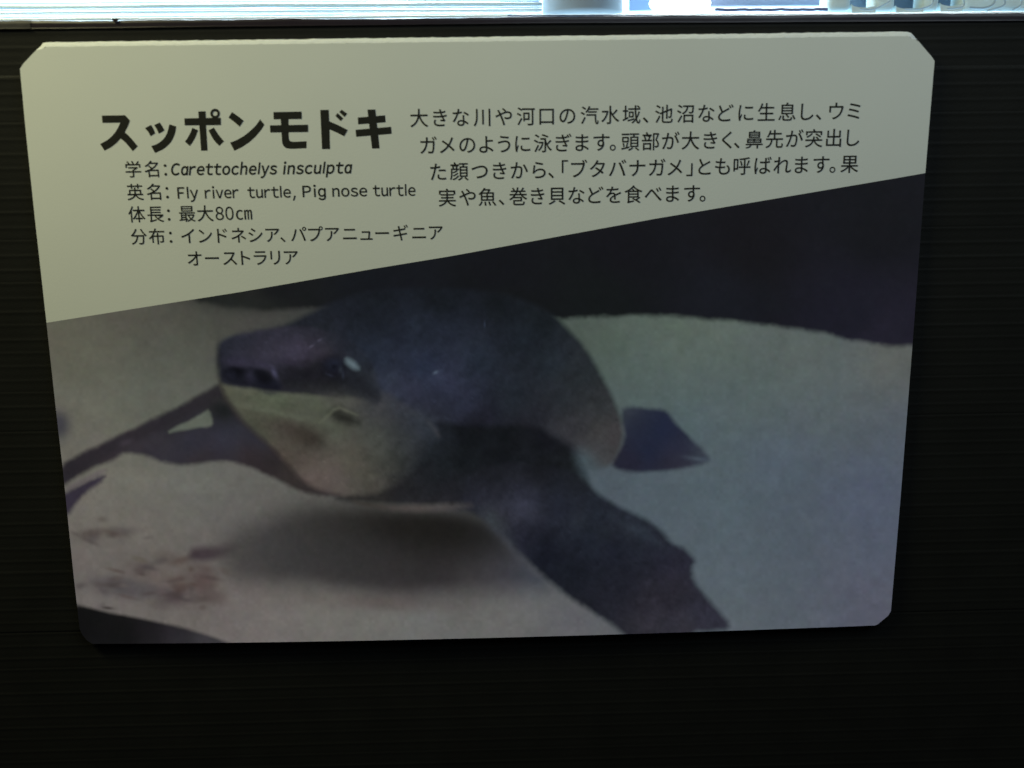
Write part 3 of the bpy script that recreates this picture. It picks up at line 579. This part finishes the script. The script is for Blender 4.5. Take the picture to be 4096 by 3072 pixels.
# heading, stroke by stroke
K = 620 / 2212
def hp(pts, o=380): return [(o + x * K, 400 + y * K) for x, y in pts]
def curve(pts, it=1):   # round the long strokes a little, keep ends
    return pts
strokes = [
    hp([(98, 222), (430, 217), (500, 292), (488, 330), (460, 395), (425, 462), (475, 503), (530, 560), (612, 662), (540, 730), (490, 668), (440, 610), (368, 548), (300, 620), (220, 680), (138, 722), (75, 628), (180, 570), (240, 518), (290, 460), (330, 395), (362, 322), (108, 325)]),
    hp([(715, 400), (800, 355), (835, 410), (860, 475), (795, 517), (765, 460)]), hp([(848, 357), (925, 320), (962, 375), (993, 435), (912, 478), (885, 420)]),
    hp([(1062, 347), (1160, 375), (1155, 425), (1140, 490), (1110, 560), (1080, 608), (1040, 650), (1000, 684), (960, 710), (860, 757), (803, 657), (860, 640), (900, 620), (940, 592), (975, 560), (1008, 516), (1030, 470), (1048, 410)]),
    hp([(1475, 163), (1580, 160), (1588, 400), (1608, 722), (1515, 722), (1490, 370)]), hp([(1277, 262), (1795, 252), (1798, 355), (1282, 360)]),
    hp([(1390, 397), (1472, 430), (1452, 487), (1430, 540), (1395, 602), (1355, 657), (1283, 592), (1318, 550), (1345, 500), (1370, 450)]), hp([(1622, 432), (1698, 392), (1730, 445), (1760, 490), (1800, 540), (1843, 590), (1775, 655), (1732, 612), (1690, 560), (1655, 500)]),
    hp([(1955, 172), (2042, 230), (2122, 295), (2067, 380), (1990, 312), (1908, 250)]),
    hp([(1928, 607), (1985, 588), (2040, 562), (2130, 510), (2212, 445), (2290, 370), (2325, 325), (2356, 275), (2419, 352), (2370, 430), (2290, 525), (2201, 605), (2100, 672), (1990, 725)]),
    hp([(407, 172), (808, 165), (812, 270), (410, 274)], 980), hp([(357, 362), (900, 352), (902, 455), (362, 462)], 980),
    hp([(510, 268), (622, 268), (626, 540), (632, 572), (655, 592), (700, 597), (880, 588), (880, 688), (700, 697), (640, 696), (590, 688), (552, 658), (532, 615), (527, 560)], 980),
    hp([(1075, 142), (1195, 140), (1207, 420), (1215, 700), (1100, 700)], 980), hp([(1190, 298), (1330, 358), (1467, 428), (1418, 518), (1310, 462), (1200, 415)], 980),
    hp([(1322, 187), (1403, 262), (1367, 302), (1290, 225)], 980), hp([(1382, 138), (1460, 196), (1420, 242), (1345, 170)], 980),
    hp([(1748, 137), (1860, 135), (1890, 400), (1922, 690), (1815, 692), (1790, 500)], 980), hp([(1610, 250), (2000, 218), (2008, 318), (1615, 348)], 980), hp([(1578, 425), (2085, 382), (2095, 482), (1588, 525)], 980)]
V, Fc, Yo = [], [], []
for si, st in enumerate(strokes):
    n = len(V)
    for x, y in st:
        p = bp(x, y); V.append((p[0], YI - .00002 * (si % 3), p[2]))
    Fc.append(tuple(range(n, n + len(st))))
n = len(V); NR = 28
for i in range(NR):
    a = 2 * math.pi * i / NR
    for r in (68, 34):
        x, y = hp([(1715 + r * math.cos(a), 192 + r * math.sin(a))])[0]; p = bp(x, y); V.append((p[0], YI - .00006, p[2]))
for i in range(NR):
    j = (i + 1) % NR; Fc.append((n + 2 * i, n + 2 * j, n + 2 * j + 1, n + 2 * i + 1))
me = bpy.data.meshes.new("heading_lettering"); me.from_pydata(V, [], Fc)
bm = bmesh.new(); bm.from_mesh(me); bmesh.ops.triangulate(bm, faces=bm.faces[:]); bm.to_mesh(me); bm.free()
me.materials.append(M_ink); o = bpy.data.objects.new("heading_lettering", me); COL.objects.link(o); set_parent(o, sign); o["kind"] = "stuff"; o["label"] = "bold black katakana heading"

# ------------------------------------------------------------------ the lit tank behind the board
def box(name, x0_, x1_, y0_, y1_, z0_, z1_, m, parent=None, bev=0.0, seg=3):
    bm = bmesh.new(); bmesh.ops.create_cube(bm, size=1)
    for v in bm.verts:
        v.co = Vector(((x0_ + x1_) / 2 + v.co.x * (x1_ - x0_), (y0_ + y1_) / 2 + v.co.y * (y1_ - y0_), (z0_ + z1_) / 2 + v.co.z * (z1_ - z0_)))
    if bev: bmesh.ops.bevel(bm, geom=bm.edges[:], offset=bev, segments=seg, affect='EDGES', profile=.5)
    me = bpy.data.meshes.new(name); bm.to_mesh(me); bm.free(); me.materials.append(m)
    for p in me.polygons: p.use_smooth = bev > 0
    o = bpy.data.objects.new(name, me); COL.objects.link(o)
    if parent: set_parent(o, parent)
    return o
M_water = mat("pale_blue_tank_back", (0.46, 0.66, 0.76), rough=0.7, noise=0.5, nscale=9, color2=(0.62, 0.76, 0.86), stretch=(1, 1, .3))
M_blue = mat("blue_plastic", (0.10, 0.20, 0.50), rough=0.4, noise=0.4, nscale=40)
M_rib = mat("clear_acrylic_lip", (0.80, 0.92, 0.97), rough=0.12, spec=0.7, noise=0.06, nscale=20)
M_rib2 = mat("pale_acrylic_lip", (0.60, 0.76, 0.84), rough=0.2, spec=0.6, noise=0.12, nscale=12, stretch=(.2, 1, 1))
M_pipe = mat("grey_pipe", (0.33, 0.35, 0.38), rough=0.5, noise=0.1, nscale=60)
M_white = mat("white_plastic", (0.70, 0.80, 0.80), rough=0.35, noise=0.08, nscale=60)
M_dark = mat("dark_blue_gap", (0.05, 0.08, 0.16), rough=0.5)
tank = empty("aquarium_tank", (0, 0.02, H0 + .08))
tag(tank, "brightly lit tank with pale horizontal acrylic lips, above the black board", "aquarium tank")
ztl = lambda px, py, Y: float(bp(float(px), float(py), Y)[2])
box("back_wall", -0.5, 0.5, 0.40, 0.41, H0 - .1, H0 + .42, M_water, tank)
box("tank_floor", -0.5, 0.5, 0.012, 0.40, H0 - .1, H0 - .094, M_water, tank)
box("end_wall", -0.51, -0.5, 0.012, 0.41, H0 - .1, H0 + .42, M_water, tank)
box("end_wall", 0.5, 0.51, 0.012, 0.41, H0 - .1, H0 + .42, M_water, tank)
# stacked lips of the front edge: rods running the whole width (py at x=0, py at x=4096, radius px)
def rod(name, ya, yb, Y, rpx, m, xa=-3500, xb=7600, squash=1.0):
    a = bp(float(xa), float(ya + (yb - ya) * xa / 4096), Y); b_ = bp(float(xb), float(ya + (yb - ya) * xb / 4096), Y)
    r = rpx * 0.0000865 * (Y + .346) / .346
    n = 160; k = 10; V = []; F_ = []
    for i in range(n):
        t = i / (n - 1); c = a + (b_ - a) * t; c[2] += wob(np.array([t]), int(rpx * 10), .31, r * .35)[0]
        for j in range(k):
            an = 2 * math.pi * j / k; V.append((c[0], c[1] + r * squash * math.cos(an), c[2] + r * math.sin(an)))
    for i in range(n - 1):
        for j in range(k): F_.append((i * k + j, i * k + (j + 1) % k, (i + 1) * k + (j + 1) % k, (i + 1) * k + j))
    F_.append(tuple(range(k))); F_.append(tuple((n - 1) * k + j for j in range(k)))
    o = mesh_obj(name, V, F_, m, smooth=True); set_parent(o, tank); return o
rod("edge_lip", 79, 51, 0.016, 5, M_rib); rod("edge_lip", 70, 44, 0.018, 4.5, M_rib2, xb=2168); rod("edge_lip", 60, 33, 0.021, 2.4, M_rib, xb=2168); rod("edge_lip", 52, 27, 0.023, 5, M_rib2, xb=2168)
rod("edge_lip", 41, 17, 0.026, 3.2, M_rib, xb=2168); rod("edge_lip", 30, 4, 0.030, 8, M_rib2, xb=2168); rod("edge_lip", 13, -14, 0.034, 4, M_rib, xb=2168)

# pipe
def cyl(name, cx_, cy_, r, z0_, z1_, m, parent=None, seg=40, bev=True):
    V = []; F_ = []
    prof_ = [(r * .9, z0_), (r, z0_ + r * .1), (r, z1_ - r * .1), (r * .9, z1_)]
    for rr, z in prof_:
        for j in range(seg): a = 2 * math.pi * j / seg; V.append((cx_ + rr * math.cos(a), cy_ + rr * math.sin(a), z))
    for i in range(3):
        for j in range(seg): F_.append((i * seg + j, i * seg + (j + 1) % seg, (i + 1) * seg + (j + 1) % seg, (i + 1) * seg + j))
    F_.append(tuple(range(seg - 1, -1, -1))); F_.append(tuple(3 * seg + j for j in range(seg)))
    o = mesh_obj(name, V, F_, m, smooth=True)
    if parent: set_parent(o, parent)
    return o
Yp = 0.06
pc = bp(2345., 30., Yp); pr = float((bp(2510., 30., Yp) - bp(2170., 30., Yp))[0] / 2) * .98
pipe = cyl("water_pipe", float(pc[0]), Yp + pr, pr, ztl(2345, 46, Yp), ztl(2345, 46, Yp) + .12, M_pipe)
tag(pipe, "thick grey pipe standing upright in the lit tank, above the middle of the board", "pipe")
# light reflections in the tank, added as glowing shapes
def glare(px, py, w, h, Y, label):
    m = bpy.data.materials.new("reflection_glow"); m.use_nodes = True; nt = m.node_tree
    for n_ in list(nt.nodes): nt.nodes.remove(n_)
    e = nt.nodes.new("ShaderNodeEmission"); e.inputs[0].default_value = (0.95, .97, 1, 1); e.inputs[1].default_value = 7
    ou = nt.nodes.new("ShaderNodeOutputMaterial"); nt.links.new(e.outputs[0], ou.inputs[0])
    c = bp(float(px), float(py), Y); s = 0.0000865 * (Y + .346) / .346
    root = empty("tank_reflection", tuple(map(float, c))); tag(root, label, "glare")
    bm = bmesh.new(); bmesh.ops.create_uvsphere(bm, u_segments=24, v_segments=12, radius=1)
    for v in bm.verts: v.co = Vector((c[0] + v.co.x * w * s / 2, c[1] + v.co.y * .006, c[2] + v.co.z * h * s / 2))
    me = bpy.data.meshes.new("glow_spot"); bm.to_mesh(me); bm.free(); me.materials.append(m)
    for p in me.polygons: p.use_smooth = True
    o = bpy.data.objects.new("glow_spot", me); COL.objects.link(o); set_parent(o, root)
    o2 = box("glow_backing", c[0] - w * s * .42, c[0] + w * s * .42, c[1] + .004, c[1] + .012, c[2] - h * s * .1, c[2] + h * s * .9, M_white, root, .002)
    return root
glare(1545, 8, 150, 60, 0.10, "small glowing white reflection in the tank left of the grey pipe")
glare(2720, 14, 230, 85, 0.10, "wide glowing white reflection in the tank right of the grey pipe")
# blue board behind pipe and to its right
def slab(name, pts, Y, th, m, label=None, cat=None, parent=None):
    P = [bp(float(x), float(y), Y) for x, y in pts]; n = len(P)
    V = [tuple(p) for p in P] + [(p[0], p[1] + th, p[2]) for p in P]
    F_ = [tuple(range(n)), tuple(range(2 * n - 1, n - 1, -1))] + [(i, i + n, (i + 1) % n + n, (i + 1) % n) for i in range(n)]
    o = mesh_obj(name, V, F_, m)
    if parent: set_parent(o, parent)
    if label: tag(o, label, cat)
    return o
slab("blue_panel", [(2000, 34), (2160, 40), (2160, -400), (1980, -400)], 0.13, .004, M_water2 := mat("blue_film", (0.26, 0.42, 0.72), rough=.5, noise=.3, nscale=30), "faint blue panel left of the grey pipe in the tank", "panel")
slab("blue_panel", [(2515, 44), (2640, 40), (2640, -400), (2515, -400)], 0.13, .004, M_water2, "narrow blue panel between the grey pipe and the wide reflection", "panel")
bpn = slab("blue_panel", [(2830, 26), (3312, 22), (3312, -400), (2830, -400)], 0.11, .004, mat("deep_blue_film", (0.14, 0.24, 0.52), rough=.4, noise=.6, nscale=90, color2=(.75, .85, 1.0), stretch=(.12, 1, 2)), "wide blue panel between the wide reflection and the white slotted basket", "panel")
# dark slivers under pipe and panel
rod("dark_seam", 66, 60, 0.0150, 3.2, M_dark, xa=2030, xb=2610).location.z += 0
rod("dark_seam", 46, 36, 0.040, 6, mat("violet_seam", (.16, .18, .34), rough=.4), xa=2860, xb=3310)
# white basket with slots, right
bk = empty("slotted_basket", tuple(map(float, bp(3700., 40., .05)))); tag(bk, "white plastic basket with dark rounded slots, in the tank above the right of the board", "basket")
YK = 0.05
slots = [(3455, 96, 30), (3640, 112, 36), (3805, 88, 24)]
edges_ = [3312]
for c_, w_, b_ in slots: edges_ += [c_ - w_ / 2, c_ + w_ / 2]
edges_ += [4500]
for i in range(0, len(edges_), 2):
    xa, xb = edges_[i], edges_[i + 1]
    p0, p1 = bp(float(xa), 20., YK), bp(float(xb), 20., YK)
    box("basket_stave", float(p0[0]), float(p1[0]), YK, YK + .012, ztl((xa + xb) / 2, 47, YK), ztl((xa + xb) / 2, -300, YK), M_white, bk, .0025, 4)
for c_, w_, b_ in slots:
    pts = []
    for k in range(15):
        a = math.pi * k / 14; pts.append((c_ - w_ / 2 * math.cos(a), b_ - 14 + 14 * math.sin(a)))
    pts = pts + [(c_ + w_ / 2, 52), (c_ - w_ / 2, 52)]
    slab("slot_sill", pts, YK + .001, .008, M_white, parent=bk)
    slab("slot_back", [(c_ - w_, 60), (c_ + w_, 60), (c_ + w_, -300), (c_ - w_, -300)], YK + .016, .002, mat("slot_shade", (.13, .19, .27), rough=.3, noise=.5, nscale=80), parent=bk)
# curled clear hoops on the far right
def hoop(pts, rpx, m, Y):
    P = smooth_open(pts); k = 8; V = []; F_ = []
    r = rpx * .0000865 * (Y + .346) / .346
    W_ = [bp(float(x), float(y), Y) for x, y in P]
    for i, c in enumerate(W_):
        t = W_[min(i + 1, len(W_) - 1)] - W_[max(i - 1, 0)]; t /= np.linalg.norm(t); u = np.cross(t, [0, 1, 0])
        for j in range(k): a = 2 * math.pi * j / k; V.append(tuple(c + r * (math.cos(a) * u + math.sin(a) * np.array([0, 1, 0]))))
    for i in range(len(W_) - 1):
        for j in range(k): F_.append((i * k + j, i * k + (j + 1) % k, (i + 1) * k + (j + 1) % k, (i + 1) * k + j))
    return mesh_obj("basket_wire", V, F_, m, smooth=True)
def smooth_open(p, it=3):
    P = np.array(p, float)
    for _ in range(it):
        Q = [P[0]]
        for i in range(len(P) - 1): Q += [P[i] * .75 + P[i + 1] * .25, P[i] * .25 + P[i + 1] * .75]
        Q.append(P[-1]); P = np.array(Q)
    return P
M_wire = mat("grey_blue_wire", (.42, .52, .60), rough=.3)
for pts, r_ in (([(3880, 30), (3940, 34), (3975, 18), (3985, -20)], 4.5), ([(4010, -20), (4025, 14), (4000, 30), (3950, 42)], 3.5), ([(3440, 36), (3490, 40), (3530, 22), (3560, 4)], 3), ([(3620, 36), (3680, 38), (3730, 20), (3735, -10)], 3), ([(3790, 34), (3850, 32), (3860, 10), (3845, -20)], 3), ([(4050, 40), (4090, 20), (4080, -20)], 3)):
    set_parent(hoop(pts, r_, M_wire, YK - .004), bk)
